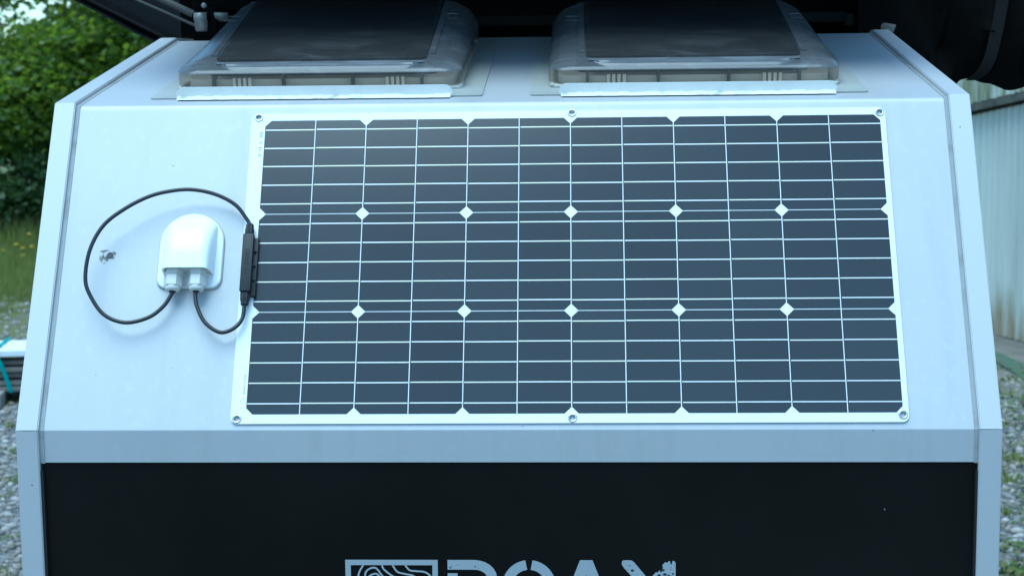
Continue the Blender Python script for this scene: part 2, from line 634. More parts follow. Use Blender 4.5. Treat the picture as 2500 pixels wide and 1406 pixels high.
def offs(path, h):
    """offset polyline (outwards) with mitres"""
    P = [Vector(p) for p in path]
    out = []
    for i, p in enumerate(P):
        ns = []
        for a, b in ((i - 1, i), (i, i + 1)):
            if a >= 0 and b < len(P):
                d = (P[b] - P[a]).normalized()
                ns.append(Vector((-d.y, d.x)))
        n = sum(ns, Vector((0, 0)))
        n.normalize()
        out.append(p + n * (h / n.dot(ns[0])))
    return out


for x0, x1 in ((-0.7335, -0.7258), (0.6162, 0.6232)):
    a, b = offs(path, -0.004), offs(path, 0.0012)
    bm = bmesh.new()
    rings = [[(x0, a[i].x, a[i].y + Z0), (x1, a[i].x, a[i].y + Z0), (x1, b[i].x, b[i].y + Z0 - 0.0006), (x0, b[i].x, b[i].y + Z0)] for i in range(len(a))]
    loft(bm, rings)
    done(bm, 'joint_sealant', 'sealant', trailer)

# folded edge trims, one piece per straight run
tp = [(0.0, FLOOR), low, top_, back, rear]
oin, oout, oskirt = offs(tp, -0.003), offs(tp, 0.0065), offs(tp, -0.040)
for side, (x0, x1) in enumerate(((XL, -0.7325), (0.6223, XR))):
    for i in range(4):
        bm = bmesh.new()
        e = 0.0009 if i == 0 else 0.0
        k0, k1 = (oin[i], oout[i]), (oin[i + 1], oout[i + 1])
        d = Vector((0, -e))

        def q(x, p, dd=Vector((0, 0))):
            return (x, p.x + dd.x, p.y + dd.y + Z0)
        prism(bm, [q(x0, k0[0]), q(x1, k0[0]), q(x1, k0[1]), q(x0, k0[1])],
              [q(x0, k1[0], d), q(x1, k1[0], d), q(x1, k1[1], d), q(x0, k1[1], d)])
        bmesh.ops.recalc_face_normals(bm, faces=bm.faces[:])
        es = [ed for ed in bm.edges if abs((ed.verts[0].co - ed.verts[1].co).x) < 1e-5 and (ed.verts[0].co - ed.verts[1].co).length > 0.1]
        bmesh.ops.bevel(bm, geom=es, offset=0.0015, segments=3, affect='EDGES')
        xs = (x0 + 0.0007, x0 + 0.003) if side == 0 else (x1 - 0.003, x1 - 0.0007)
        prism(bm, [q(xs[0], oskirt[i]), q(xs[1], oskirt[i]), q(xs[1], oin[i]), q(xs[0], oin[i])],
              [q(xs[0], oskirt[i + 1]), q(xs[1], oskirt[i + 1]), q(xs[1], oin[i + 1], d), q(xs[0], oin[i + 1], d)])
        done(bm, 'edge_trim', 'trim_paint', trailer, smooth=30)
# side walls, floor, rear
side_poly = [(0.02, FLOOR), (0.02, -0.01), (TOPY + 0.02, TOPZ - 0.02), (BKY, BKZ - 0.02), (LEN, BKZ), (LEN, FLOOR)]
for x0, x1 in ((XL + 0.0032, XL + 0.03), (XR - 0.03, XR - 0.0032)):
    bm = bmesh.new()
    prism(bm, [(x0, y, z + Z0) for y, z in side_poly], [(x1, y, z + Z0) for y, z in side_poly])
    done(bm, 'side_wall', 'side_paint', trailer)
bm = bmesh.new()
box(bm, XL + 0.031, XR - 0.031, 0.03, LEN - 0.001, FLOOR + Z0 - 0.04, FLOOR + Z0 - 0.002)
done(bm, 'floor_pan', 'rubber_black', trailer)
bm = bmesh.new()
box(bm, XL + 0.031, XR - 0.031, LEN - 0.03, LEN - 0.002, FLOOR + Z0, BKZ + Z0)
done(bm, 'rear_wall', 'side_paint', trailer)
for x in (XL - 0.12, XR + 0.12):
    bm = bmesh.new()
    lathe(bm, [(0.20, -0.10), (0.31, -0.10), (0.335, -0.07), (0.335, 0.07), (0.31, 0.10), (0.20, 0.10)], (x, 1.75, 0.335), 'x', 40)
    w = done(bm, 'wheel', 'tyre', trailer, smooth=40)
    bm = bmesh.new()
    lathe(bm, [(0.198, -0.085), (0.16, -0.05), (0.06, -0.09), (0.06, 0.09), (0.16, 0.05), (0.198, 0.085)], (x, 1.75, 0.335), 'x', 30)
    done(bm, 'rim', 'tent_alloy', w, smooth=40)
bm = bmesh.new()
box(bm, XL - 0.1, XR + 0.1, 1.71, 1.79, 0.30, 0.37)
for x in (-0.45, 0.33):
    box(bm, x - 0.03, x + 0.03, 0.05, 3.0, 0.33, FLOOR + Z0 - 0.042)
done(bm, 'chassis', 'rubber_black', trailer)

# lettering and contour emblem on the black face (only the tops come into the picture)
DY = 0.0028


def ribbon(bm, pts, w, y=DY):
    P = [Vector((p[0], p[1])) for p in pts]
    L_, R_ = [], []
    for i, p in enumerate(P):
        t = (P[min(i + 1, len(P) - 1)] - P[max(i - 1, 0)]).normalized()
        n = Vector((-t.y, t.x)) * w / 2
        L_.append(bm.verts.new((p.x + n.x, y, p.y + n.y + Z0)))
        R_.append(bm.verts.new((p.x - n.x, y, p.y - n.y + Z0)))
    for i in range(len(P) - 1):
        bm.faces.new((L_[i], L_[i + 1], R_[i + 1], R_[i]))


def flat(bm, pts, y=DY):
    bm.faces.new([bm.verts.new((x, y, z + Z0)) for x, z in pts])


def fsp(pts, n=6):
    return [(p.x, p.z) for p in spline([(a, 0, b) for a, b in pts], n)]


T = -0.1935
bm = bmesh.new()
ex0, ex1, eb, ew = -0.2889, -0.1532, T - 0.1357, 0.0080
flat(bm, [(ex0, T), (ex1, T), (ex1, T - ew), (ex0, T - ew)])
flat(bm, [(ex0, eb + ew), (ex1, eb + ew), (ex1, eb), (ex0, eb)])
flat(bm, [(ex0, T - ew), (ex0 + ew, T - ew), (ex0 + ew, eb + ew), (ex0, eb + ew)])
flat(bm, [(ex1 - ew, T - ew), (ex1, T - ew), (ex1, eb + ew), (ex1 - ew, eb + ew)])
t0 = T - ew
for line in ([(-.2625, t0), (-.2690, t0 - .012), (-.2712, t0 - .03), (-.262, t0 - .06), (-.27, t0 - .09), (-.268, eb + ew)],
             [(-.2605, t0 - .03), (-.2595, t0 - .012), (-.2525, t0 - .005), (-.2440, t0 - .0045), (-.237, t0 - .013), (-.2295, t0 - .024), (-.222, t0 - .04), (-.235, t0 - .07), (-.252, t0 - .06), (-.2605, t0 - .03)],
             [(-.2545, t0 - .03), (-.2545, t0 - .018), (-.248, t0 - .0135), (-.2425, t0 - .0135), (-.236, t0 - .021), (-.232, t0 - .034), (-.243, t0 - .05), (-.2545, t0 - .03)],
             [(-.2350, t0), (-.2325, t0 - .006), (-.2220, t0 - .015), (-.209, t0 - .024), (-.200, t0 - .05), (-.205, t0 - .09), (-.215, eb + ew)],
             [(-.2195, t0), (-.2125, t0 - .010), (-.2000, t0 - .0135), (-.187, t0 - .018), (-.178, t0 - .04), (-.183, t0 - .08), (-.18, eb + ew)],
             [(-.2010, t0), (-.1945, t0 - .0075), (-.1860, t0 - .0088), (-.1720, t0 - .0105), (-.163, t0 - .018), (ex1 - ew, t0 - .028)]):
    ribbon(bm, fsp(line), 0.0026, DY - 0.0002)
done(bm, 'emblem', 'decal_silver', lower)
SW = 0.0146                     # stroke width of the letters
CH = 0.080                      # letter height
bm = bmesh.new()                # R
arc = [(-.100 + 0.0262 * math.cos(R(a)), T - 0.0273 + 0.0200 * math.sin(R(a))) for a in range(90, -91, -15)]
ribbon(bm, [(-.1389, T - SW / 2), (-.120, T - SW / 2)] + arc + [(-.125, T - 0.0473)], SW)
ribbon(bm, [(-.1316, T - 0.020), (-.1316, T - CH)], SW)
ribbon(bm, [(-.106, T - 0.050), (-.078, T - CH)], SW, DY - 0.0002)
done(bm, 'letter', 'decal_silver', lower)
bm = bmesh.new()                # O, split by a stencil gap
for s0, s1 in ((97, 263), (-83, 83)):
    ribbon(bm, [(-.0200 + 0.0320 * math.cos(R(a)), T - CH / 2 + (CH - SW) / 2 * math.sin(R(a))) for a in np.linspace(s0, s1, 24)], SW)
done(bm, 'letter', 'decal_silver', lower)
bm = bmesh.new()                # A
flat(bm, [(.0545, T), (.0725, T), (.1035, T - CH), (.0870, T - CH), (.0635, T - 0.022), (.0400, T - CH), (.0235, T - CH), (.0520, T - 0.006)])
flat(bm, [(.0480, T - 0.054), (.0790, T - 0.054), (.0830, T - 0.066), (.0440, T - 0.066)], DY - 0.0002)
done(bm, 'letter', 'decal_silver', lower)
bm = bmesh.new()                # last letter, worn at its upper right tip
flat(bm, [(.1152, T - .0065), (.1153, T - .0020), (.1175, T), (.1285, T), (.1325, T - .0025), (.1960, T - CH), (.1780, T - CH), (.1175, T - .0105)])
flat(bm, [(.1590, T - 0.0240), (.1648, T - 0.0172), (.1660, T - 0.0190), (.1700, T - 0.0145), (.1722, T - 0.0165), (.1750, T - 0.0100), (.1735, T - 0.0075), (.1775, T - 0.0030), (.1815, T - 0.0035), (.1830, T - 0.0010), (.1850, T - 0.0015), (.1858, T - 0.0060),
          (.1875, T - 0.0058), (.1885, T - 0.0008), (.1915, T - 0.0012), (.1930, T - 0.0040), (.1930, T - 0.0280), (.1500, T - CH), (.1190, T - CH)], DY - 0.0002)
done(bm, 'letter', 'decal_silver', lower)
bm = bmesh.new()                # missing flecks of the letters
for x, z, r in ((-.1345, .0115, .0012), (-.1330, .0090, .0006), (-.1240, .0070, .0006), (-.0985, .0098, .0010), (-.0940, .0118, .0006), (.1260, .0080, .0008), (.1305, .0150, .0020), (.1240, .0140, .0005),
                (.1775, .0210, .0024), (.1830, .0225, .0018), (.1690, .0225, .0022), (.1860, .0130, .0008), (.1862, .0098, .0006), (.1745, .0145, .0022), (.1715, .0160, .0018), (.1890, .0200, .0014), (.1700, .0330, .003)):
    flat(bm, [(x + r * 1.2 * math.cos(a) * (0.8 + 0.4 * random.random()), T - z + r * 0.8 * math.sin(a)) for a in (2 * math.pi * k / 9 for k in range(9))], DY - 0.0005)
tag(done(bm, 'worn_flecks', 'decal_wear', lower), kind='stuff')

# smudge left by an old fitting on the nose sheet
def smudge_material():
    M = bpy.data.materials.new('smudge')
    M.use_nodes = True
    nt = M.node_tree
    P = nt.nodes['Principled BSDF']
    P.inputs['Base Color'].default_value = (.16, .165, .15, 1)
    P.inputs['Roughness'].default_value = .8
    T_ = nt.nodes.new('ShaderNodeBsdfTransparent')
    X = nt.nodes.new('ShaderNodeMixShader')
    tc = nt.nodes.new('ShaderNodeTexCoord')
    n = nt.nodes.new('ShaderNodeTexNoise')
    n.inputs['Scale'].default_value = 150
    n.inputs['Detail'].default_value = 5
    nt.links.new(tc.outputs['Object'], n.inputs['Vector'])
    r = nt.nodes.new('ShaderNodeMapRange')
    r.inputs[1].default_value = .44
    r.inputs[2].default_value = .72
    nt.links.new(n.outputs[0], r.inputs[0])
    nt.links.new(r.outputs[0], X.inputs[0])
    nt.links.new(T_.outputs[0], X.inputs[1])
    nt.links.new(P.outputs[0], X.inputs[2])
    nt.links.new(X.outputs[0], nt.nodes['Material Output'].inputs[0])
    MATS['smudge'] = M


smudge_material()
for (u, v, r, h) in ((-.6550, .2738, .0092, .0005), (-.6630, .2685, .0080, .0003), (-.6635, .2760, .0075, .0004)):
    bm = bmesh.new()
    bm.faces.new([bm.verts.new(slope_m @ Vector((u + r * (1 + .12 * math.sin(3 * a + u * 900)) * math.cos(a), v + r * (1 + .12 * math.sin(3 * a + u * 900)) * math.sin(a), h))) for a in (2 * math.pi * k / 24 for k in range(24))])
    done(bm, 'smudge', 'smudge', trailer)
bm = bmesh.new()
lathe(bm, [(.0050, .0004), (.0050, .0010), (.004, .0013), (.0022, .0011), (.0020, .0008)], (-.6545, .2737, 0), 'z', 14)
bm.transform(slope_m)
done(bm, 'plug', 'plug_grey', trailer, smooth=40)

# ------------------------------------------------------------------ solar panel
PU, PV, PR = 0.04326, 0.25986, 0.00148
panel_m = slope_m @ Matrix.Translation((PU, PV, 0)) @ Matrix.Rotation(PR, 4, 'Z')
panel = empty('solar_panel', panel_m)
tag(panel, 'thin white bordered solar panel with dark cells fixed on the sloped nose', 'solar panel')
S = 0.158
eye = [(-.4845, .2422), (.0025, .2448), (.4732, .2402), (.4730, -.2395), (.0010, -.2430), (-.4860, -.2430)]
hole_r = 0.0043
bm = bmesh.new()
plate(bm, rrect(-.4955, .4815, -.2505, .2485, .010), [[(x + hole_r * math.cos(a), y + hole_r * math.sin(a)) for a in (2 * math.pi * k / 16 for k in range(16))] for x, y in eye], 0.0008, 0.0032)
done(bm, 'backing_sheet', 'panel_white', panel)
bm = bmesh.new()
lathe(bm, [(hole_r - .0002, .0006), (hole_r - .0002, .0038), (.0048, .0046), (.0060, .0046), (.0068, .0040), (.0070, .0033)], seg=24, cap0=False, cap1=False)
first = done(bm, 'eyelet', 'eyelet_metal', panel, smooth=60)
first.location = (*eye[0], 0)
for x, y in eye[1:]:
    o = first.copy()
    col.objects.link(o)
    o.parent = panel
    o.location = (x, y, 0)
G2 = 0.00065                    # half the gap between cells
CHM = 0.0095


def cell_mesh(left):
    x0, x1, y0, y1 = 0 + G2, S / 2 - G2, -S / 2 + G2, S / 2 - G2
    lp = [(x0, y0 + CHM), (x0 + CHM, y0), (x1, y0), (x1, y1), (x0 + CHM, y1), (x0, y1 - CHM)]
    if not left:
        lp = [(S / 2 - x, y) for x, y in lp][::-1]
    bm = bmesh.new()
    prism(bm, [(x, y, 0.0030) for x, y in lp], [(x, y, 0.0035) for x, y in lp])
    bmesh.ops.recalc_face_normals(bm, faces=bm.faces[:])
    me = bpy.data.meshes.new('solar_cell')
    bm.to_mesh(me)
    bm.free()
    me.materials.append(MATS['cell_dark'])
    return me


bm = bmesh.new()
box(bm, G2 + 0.0012, S / 2 - 0.0006, -0.00078, 0.00078, 0.0033, 0.0038)
rib_me = bpy.data.meshes.new('busbar')
bm.to_mesh(rib_me)
bm.free()
rib_me.materials.append(MATS['ribbon_metal'])
cm = [cell_mesh(True), cell_mesh(False)]
for j in range(3):
    for i in range(12):
        c = link('solar_cell', cm[i % 2], None, panel)
        c.location = ((i - 6) * S / 2, (1 - j) * S, random.uniform(-.00005, .00005))
        for k in range(5):
            b = link('busbar', rib_me, None, c)
            b.location = (random.uniform(-.0004, .0004), (2 - k) * 0.0312 + random.uniform(-.0003, .0003) + (0.0004 if i % 2 else 0), 0)
# stickers on the left margin
for (x, y, w, h) in ((-.4790, .1945, .0095, .052), (-.4795, -.1985, .0105, .053)):
    bm = bmesh.new()
    prism(bm, [(x + a, y + b, .0033) for a, b in rrect(-w / 2, w / 2, -h / 2, h / 2, .0012, 2)], [(x + a, y + b, .0035) for a, b in rrect(-w / 2, w / 2, -h / 2, h / 2, .0012, 2)])
    st = done(bm, 'sticker', 'sticker_white', panel)
    bm = bmesh.new()
    if y > 0:
        yy = y - h / 2 + .004
        while yy < y + h / 2 - .004:
            t = random.choice((.0005, .0008, .0014))
            if random.random() < 0.8:
                box(bm, x - .0025, x + .0028, yy, yy + t, .0035, .0037)
            yy += t + random.choice((.0006, .0011, .002))
        done(bm, 'barcode', 'print_grey', st)
    else:
        me = text_mesh('INVOLUMNIL', .0052, .00008)
        o = link('lettering', me, 'print_grey', st)
        o.location = (x + .0012, y + .007, .0036)
        o.rotation_euler = (0, 0, R(-90))
        tube(bm, [(x + .0003 + .0032 * math.cos(a), y - .0175 + .0045 * math.sin(a), .0036) for a in np.linspace(0.4, 5.6, 20)], .0003, 4)
        done(bm, 'printed_ring', 'print_grey', st)
# junction box on the left edge
jm = Matrix.Translation((-PU, -PV, 0))      # slope coordinates to panel coordinates
jb_u0, jb_u1 = -.4490, -.4326
bm = bmesh.new()
box(bm, -.4495, -.4268, .2035, .2975, .0033, .0110, .0012)
bm.transform(jm)
jb = done(bm, 'junction_box', 'box_black', panel, smooth=30)
tag(jb, 'slim black junction box on the left edge of the panel')
bm = bmesh.new()
box(bm, jb_u0, jb_u1, .2085, .3005, .0108, .0215, .0014)
bm.transform(jm)
done(bm, 'cover', 'box_black', jb, smooth=30)
for v in (.228, .2505, .2735):
    bm = bmesh.new()
    box(bm, -.4328, -.4285, v, v + .0012, .0108, .0150, .0004)
    bm.transform(jm)
    done(bm, 'latch', 'box_black', jb)
for s_, v0 in ((1, .3003), (-1, .2087)):
    bm = bmesh.new()
    n = 20
    prof = [(.0060, 0), (.0066, .002), (.0064, .010), (.0056, .0125), (.0056, .017), (.0040, .019)] if s_ > 0 else [(.0062, 0), (.0068, .002), (.0068, .012), (.0056, .0145), (.0056, .019), (.0040, .0205)]
    rings = []
    for r, h in prof:
        rings.append([(-.4412 + r * math.cos(a) * (1.0 + (.06 if k % 2 else -.06)), v0 + s_ * h, .0125 + r * math.sin(a) * (1.0 + (.06 if k % 2 else -.06))) for k, a in ((k, 2 * math.pi * k / n) for k in range(n))])
    loft(bm, rings)
    bm.transform(jm)
    done(bm, 'cable_nut', 'box_black', jb, smooth=25)
me = text_mesh('PV-BX002', .0095, .00025)
o = link('lettering', me, 'rubber_black', jb)
o.location = (-.4402 - PU, .2560 - PV, .0216)
o.rotation_euler = (0, 0, R(90))

# ------------------------------------------------------------------ cable entry housing
house_m = slope_m @ Matrix.Translation((-.5298, .2185, 0))
house = empty('cable_entry_housing', house_m)
tag(house, 'white domed cable entry housing with two glands left of the solar panel', 'cable housing')


def arch(w, b, t, r, seg=14):
    """outline: round top, small round lower corners"""
    pts = []
    for k in range(seg * 2 + 1):
        a = math.pi * k / (seg * 2)
        pts.append((w * math.cos(a), t - w + w * math.sin(a)))
    for cx, a0 in ((-w + r, 180), (w - r, 270)):
        for k in range(6):
            a = R(a0 + 90 * k / 5)
            pts.append((cx + r * math.cos(a), b + r + r * math.sin(a)))
    return pts


bm = bmesh.new()
rings = []
for w, b, t, z in ((.0485, 0, .1205, .0006), (.0485, 0, .1205, .0045), (.0478, .0007, .1198, .0058), (.0464, .0021, .1184, .0064)):
    rings.append([(x, y, z) for x, y in arch(w, b, t, .015 - (.0485 - w))])
loft(bm, rings)
done(bm, 'base_flange', 'white_plastic', house, smooth=50)
bm = bmesh.new()
ol = arch(.0488, -.0003, .1208, .0153)
tube(bm, [(x + random.uniform(-.0003, .0003), y + random.uniform(-.0003, .0003), .0006) for x, y in ol + ol[:1]], .0013, 6)
done(bm, 'sealant_bead', 'old_caulk', house, smooth=60)
bm = bmesh.new()
rings = []
NT = 18
for k in range(NT + 1):
    t = k / NT
    y = .1175 - t * (.1175 - .0215)
    d = .1175 - y
    w = min(.0370, math.sqrt(max(1e-6, .046 ** 2 - max(0, .046 - d) ** 2)) * .98) * (1 - 0.05 * t)
    h = .0055 + .0345 * (1 - (1 - min(1, d / .075)) ** 2.0)
    ring = []
    for i in range(25):
        a = math.pi * i / 24
        c, s_ = math.cos(a), math.sin(a)
        e = 0.30 + 0.38 * (1 - t)
        ring.append((w * math.copysign(abs(c) ** e, c) * (1 + 0.08 * (1 - abs(s_) ** e)), y, .004 + (h - .004) * abs(s_) ** e))
    rings.append(ring)
rows = loft(bm, rings, cap0=True, cap1=False)
last = rings[-1]
lip = [(x * 1.0, .0200, z) for x, y, z in last]
inner = [(x * .93, .0205, .004 + (z - .004) * .93) for x, y, z in last]
deep = [(x * .92, .0240, .004 + (z - .004) * .92) for x, y, z in last]
prev = rows[-1]
for rg in (lip, inner, deep):
    cur = [bm.verts.new(p) for p in rg]
    for i in range(24):
        bm.faces.new((prev[i], prev[i + 1], cur[i + 1], cur[i]))
    prev = cur
bm.faces.new(prev)
done(bm, 'hood', 'white_plastic', house, smooth=42)
for gx in (-.0195, .0160):
    gz = .0185
    bm = bmesh.new()
    lathe(bm, [(.0142, .0235), (.0142, .0150), (.0128, .0140)], (gx, 0, gz), 'y', 6, rot=R(0))
    g = done(bm, 'gland', 'gland_plastic', house)
    bm = bmesh.new()
    lathe(bm, [(.0105, .0238), (.0105, .0250)], (gx, 0, gz), 'y', 24)
    done(bm, 'gasket', 'rubber_black', g)
    bm = bmesh.new()
    lathe(bm, [(.0125, .0142), (.0138, .0125), (.0138, -.0020), (.0124, -.0040)], (gx, 0, gz), 'y', 6, rot=R(0))
    done(bm, 'nut', 'gland_plastic', g)
    bm = bmesh.new()
    lathe(bm, [(.0114, -.0025), (.0114, -.0060), (.0106, -.0088), (.0084, -.0104), (.0052, -.0106), (.0048, -.0080)], (gx, 0, gz), 'y', 28)
    done(bm, 'dome_nut', 'gland_plastic', g, smooth=50)
    bm = bmesh.new()
    lathe(bm, [(.0050, -.0085), (.0050, -.0112), (.0034, -.0114)], (gx, 0, gz), 'y', 20)
    done(bm, 'seal', 'rubber_black', g, smooth=50)

# ------------------------------------------------------------------ cables
cableA = [(-.5493, .2090, .0185), (-.5510, .2020, .0186), (-.5618, .1830, .0195), (-.5822, .1660, .021), (-.6152, .1580, .023), (-.6468, .1698, .026), (-.6692, .1990, .030), (-.6780, .2256, .033), (-.6745, .2690, .036),
          (-.6575, .3085, .036), (-.6262, .3368, .035), (-.5908, .3573, .033), (-.5548, .3672, .030), (-.5255, .3689, .027), (-.4935, .3628, .022), (-.4650, .3482, .017), (-.4468, .3262, .0130), (-.4412, .3165, .0125)]
cableB = [(-.5138, .2090, .0185), (-.5144, .2025, .0186), (-.5100, .1835, .0195), (-.4962, .1585, .020), (-.4735, .1437, .019), (-.4545, .1500, .0165), (-.4430, .1662, .0135), (-.4412, .1885, .0125), (-.4412, .1930, .0125)]
for pts, lab in ((cableA, 'black cable looping wide left from the white housing to the junction box top'),
                 (cableB, 'short black cable hanging below the white housing to the junction box foot')):
    bm = bmesh.new()
    o_ = Vector(pts[0])
    tube(bm, [p - o_ for p in spline(pts, 7)], .0030, 12)
    o = done(bm, 'cable', 'cable_black', None, smooth=60)
    o.matrix_world = slope_m @ Matrix.Translation(o_)
    tag(o, lab, 'cable', 'cables of the solar panel')


# ------------------------------------------------------------------ roof vents
def roof_vent(cx, hs, label):
    V0 = .107
    vm = roof_m @ Matrix.Translation((cx, V0, 0))
    v = empty('roof_vent', vm)
    tag(v, label, 'roof vent', 'smoked roof vents')
    hw, D = .2350, .490

    def hz(f, y):
        return f * (1.0 + 1.30 * hs * max(0.0, min(1.0, y / D)))
    bm = bmesh.new()
    prism(bm, [(x, y, .0010) for x, y in rrect(-hw - .028, hw + .034, -.056, D + .03, .006, 2)], [(x, y, .0022) for x, y in rrect(-hw - .028, hw + .034, -.056, D + .03, .006, 2)])
    done(bm, 'sealing_pad', 'pad_grey', v)
    bm = bmesh.new()            # ragged bead of sealant under the skirt
    pts = [(x, y, .004) for x, y in rrect(-hw + .006, hw - .006, .006, D - .006, .03, 6)]
    pts = pts + pts[:1]
    tube(bm, [Vector(p) + Vector((random.uniform(-.002, .002), random.uniform(-.002, .002), random.uniform(-.001, .001))) for p in spline(pts, 6)], .0040, 7)
    done(bm, 'sealant_bead', 'old_caulk', v, smooth=60)
    # cream inner frame with dark posts, seen through the skirt
    bm = bmesh.new()
    a, b = rrect(-hw + .016, hw - .016, .014, D - .026, .03, 5), rrect(-hw + .045, hw - .045, .045, D - .045, .02, 5)
    loft(bm, [[(x, y, .003) for x, y in a], [(x, y, .019) for x, y in a], [(x, y, .019) for x, y in b], [(x, y, .003) for x, y in b]], False, False)
    fr = done(bm, 'inner_frame', 'cream_plastic', v, smooth=40)
    for x in (-.172, -.058, .055, .168):
        bm = bmesh.new()
        box(bm, x - .0022, x + .0022, .0015, .0255, .007, .0305, .0006)
        done(bm, 'post', 'post_dark', v)
    for x0 in (-.138, .112):
        for k in range(4):
            bm = bmesh.new()
            x = x0 + k * .0085
            box(bm, x - .0026, x + .0026, .0030, .0100, .004, .0225, .0008)
            done(bm, 'rib', 'cream_plastic', v)
    bm = bmesh.new()
    rows = []
    for i in range(13):
        y = .05 + (D - .1) * i / 12
        rows.append([(x, y, .010 + .006 * math.sin(x * 21 + y * 9) * math.sin(y * 16)) for x in np.linspace(-hw + .05, hw - .05, 17)])
    loft(bm, rows, False, False, closed=False)
    done(bm, 'blind', 'blind_dark', v, smooth=60)
    # stay arms and a catch that show faintly through the pane
    for x, y0, y1 in ((-.11, .10, .34), (.12, .12, .36)):
        bm = bmesh.new()
        box(bm, x - .004, x + .004, y0, y1, .022, .027, .001)
        done(bm, 'stay_arm', 'cream_plastic', v)
    bm = bmesh.new()
    box(bm, -.052, -.034, .16, .24, .024, .030, .002)
    done(bm, 'catch', 'cream_plastic', v)
    # smoked lid
    bm = bmesh.new()
    sk = []
    for d, h in ((.003, .006), (.0, .010), (.0, .0300)):
        sk.append([(x, y, h * (1 + .12 * y / D) if h > .01 else h) for x, y in rrect(-hw + d, hw - d, d, D - d, .034, 9)])
    loft(bm, sk, False, False)
    done(bm, 'skirt', 'smoke_skirt', v, smooth=50)
    prof = [(.0, .0300), (.0010, .0318), (.0034, .0340), (.0078, .0364), (.0140, .0386), (.0240, .0405), (.0360, .0415), (.0480, .0418)]
    bm = bmesh.new()
    rings = []
    for k, (d, h) in enumerate(prof):
        f_ = k / (len(prof) - 1)
        rings.append([(x, y, h * (1 + .12 * y / D) * (1 - f_) + hz(h, y) * f_) for x, y in rrect(-hw + d, hw - d, d * 1.1, D - d, .034 - d * .1, 9)])
    loft(bm, rings, False, True)
    lid = done(bm, 'lid', 'smoke_shell', v, smooth=60)
    # raised side bands left and right of the pane
    for s_ in (-1, 1):
        bm = bmesh.new()
        x0, x1 = sorted((s_ * .176, s_ * .186))
        rows_ = []
        for i in range(9):
            y = .062 + (D - .13) * i / 8
            z = hz(.0418, y)
            rows_.append([(x0, y, z - .001), (x0, y, z + .0022), (x1, y, z + .0022), (x1, y, z - .001)])
        loft(bm, rows_)
        done(bm, 'rail', 'smoke_shell', lid)
        bm = bmesh.new()
        cxm, cym = s_ * .1815 + s_ * .016, D * .62
        tube(bm, [(cxm + a_, cym + b_, hz(.0420, cym + b_) + .0006) for a_, b_ in [(p[0], p[1]) for p in rrect(-.0115, .0115, -.016, .016, .005, 4)] + [(.0115, .011)]], .0008, 5)
        tube(bm, [(cxm - .004, cym - .008, hz(.0420, cym) + .0004), (cxm - .004, cym + .008, hz(.0420, cym) + .0004)], .0008, 5)
        tube(bm, [(cxm + .004, cym - .008, hz(.0420, cym) + .0004), (cxm + .004, cym + .008, hz(.0420, cym) + .0004)], .0008, 5)
        done(bm, 'moulded_mark', 'smoke_shell', lid)
    # central glossy pane with a ridged lip at its front
    bm = bmesh.new()
    o0 = rrect(-.1735, .1735, .034, D - .040, .012, 5)
    loft(bm, [[(x, y, hz(.0412, y)) for x, y in o0], [(x, y, hz(.0432, y) + .0010) for x, y in o0], [(x * .985, .24 + (y - .24) * .985, hz(.0432, y) + .0022) for x, y in o0]], False, True)
    done(bm, 'pane', 'smoke_pane', lid, smooth=30)
    bm = bmesh.new()
    rows_ = []
    for i in range(41):
        t = -1 + 2 * i / 40
        x = t * .1700
        e = max(0.0, abs(t) - .80) / .20
        dz = .010 * e * e
        g = .020 * e * e
        rows_.append([(x, .0400, .0455), (x, .0330, .0442), (x, .0290, .0446), (x, .0250, .0424), (x, .0205, .0428), (x, .0160 + g * .5, .0402 + g * .05), (x, .0120 + g * .7, .0402 + g * .08), (x, .0070 + g, .0376 + g * .16), (x, .0045 + g, .0345 + g * .2)])
    loft(bm, rows_, False, False, closed=False)
    o = done(bm, 'front_lip', 'smoke_lip', lid, smooth=25)
    o.location = (0, 0, .0)
    return v


roof_vent(-.3660, 1.05, 'left smoked roof vent, on the side of the trees')
roof_vent(.2420, 0.85, 'right smoked roof vent, on the side of the shed')


def strip(x0, x1, label):
    v0 = .0470
    o = empty('deflector_strip', roof_m @ Matrix.Translation(((x0 + x1) / 2, v0, 0)))
    tag(o, label, 'metal strip', 'white strips in front of the vents')
    hw = (x1 - x0) / 2
    H = .0200
    lp = [(-hw, .0024), (hw, .0024)] + [(hw - .012 + .012 * math.cos(R(a)), H - .012 + .012 * math.sin(R(a))) for a in range(0, 91, 15)] + [(-hw + .012 - .012 * math.sin(R(a)), H - .012 + .012 * math.cos(R(a))) for a in range(0, 91, 15)]
    bm = bmesh.new()
    prism(bm, [(x, .0, z) for x, z in lp], [(x, .0022, z) for x, z in lp])
    done(bm, 'upright', 'strip_white', o, smooth=30)
    bm = bmesh.new()
    rows = []
    for x in np.linspace(-hw + .003, hw - .003, 60):
        j = random.uniform(-.0007, .0007)
        rows.append([(x, -.0135 + j, .0023), (x, -.0080 + j, .0034), (x, -.0035, .0040), (x, -.0010, .0056 + 1.5 * j), (x, .0004, .0060 + 1.5 * j), (x, .0004, .0023)])
    loft(bm, rows)
    done(bm, 'sealant_fillet', 'caulk', o, smooth=50)


strip(-.5853, -.1436, 'white sealed strip standing before the left roof vent')
strip(.0250, .4608, 'white sealed strip standing before the right roof vent')

# ------------------------------------------------------------------ roof tent
tent = empty('roof_tent', Matrix.Translation((0, 1.5, BKZ + Z0)))
tag(tent, 'black canvas roof tent opened above the trailer roof', 'roof tent')
TI = Matrix.Translation((0, -1.5, -(BKZ + Z0)))


def tdone(bm, name, m_, smooth=None, par=None):
    bm.transform(TI)
    return done(bm, name, m_, par or tent, smooth)


def zz(z):
    return z + Z0


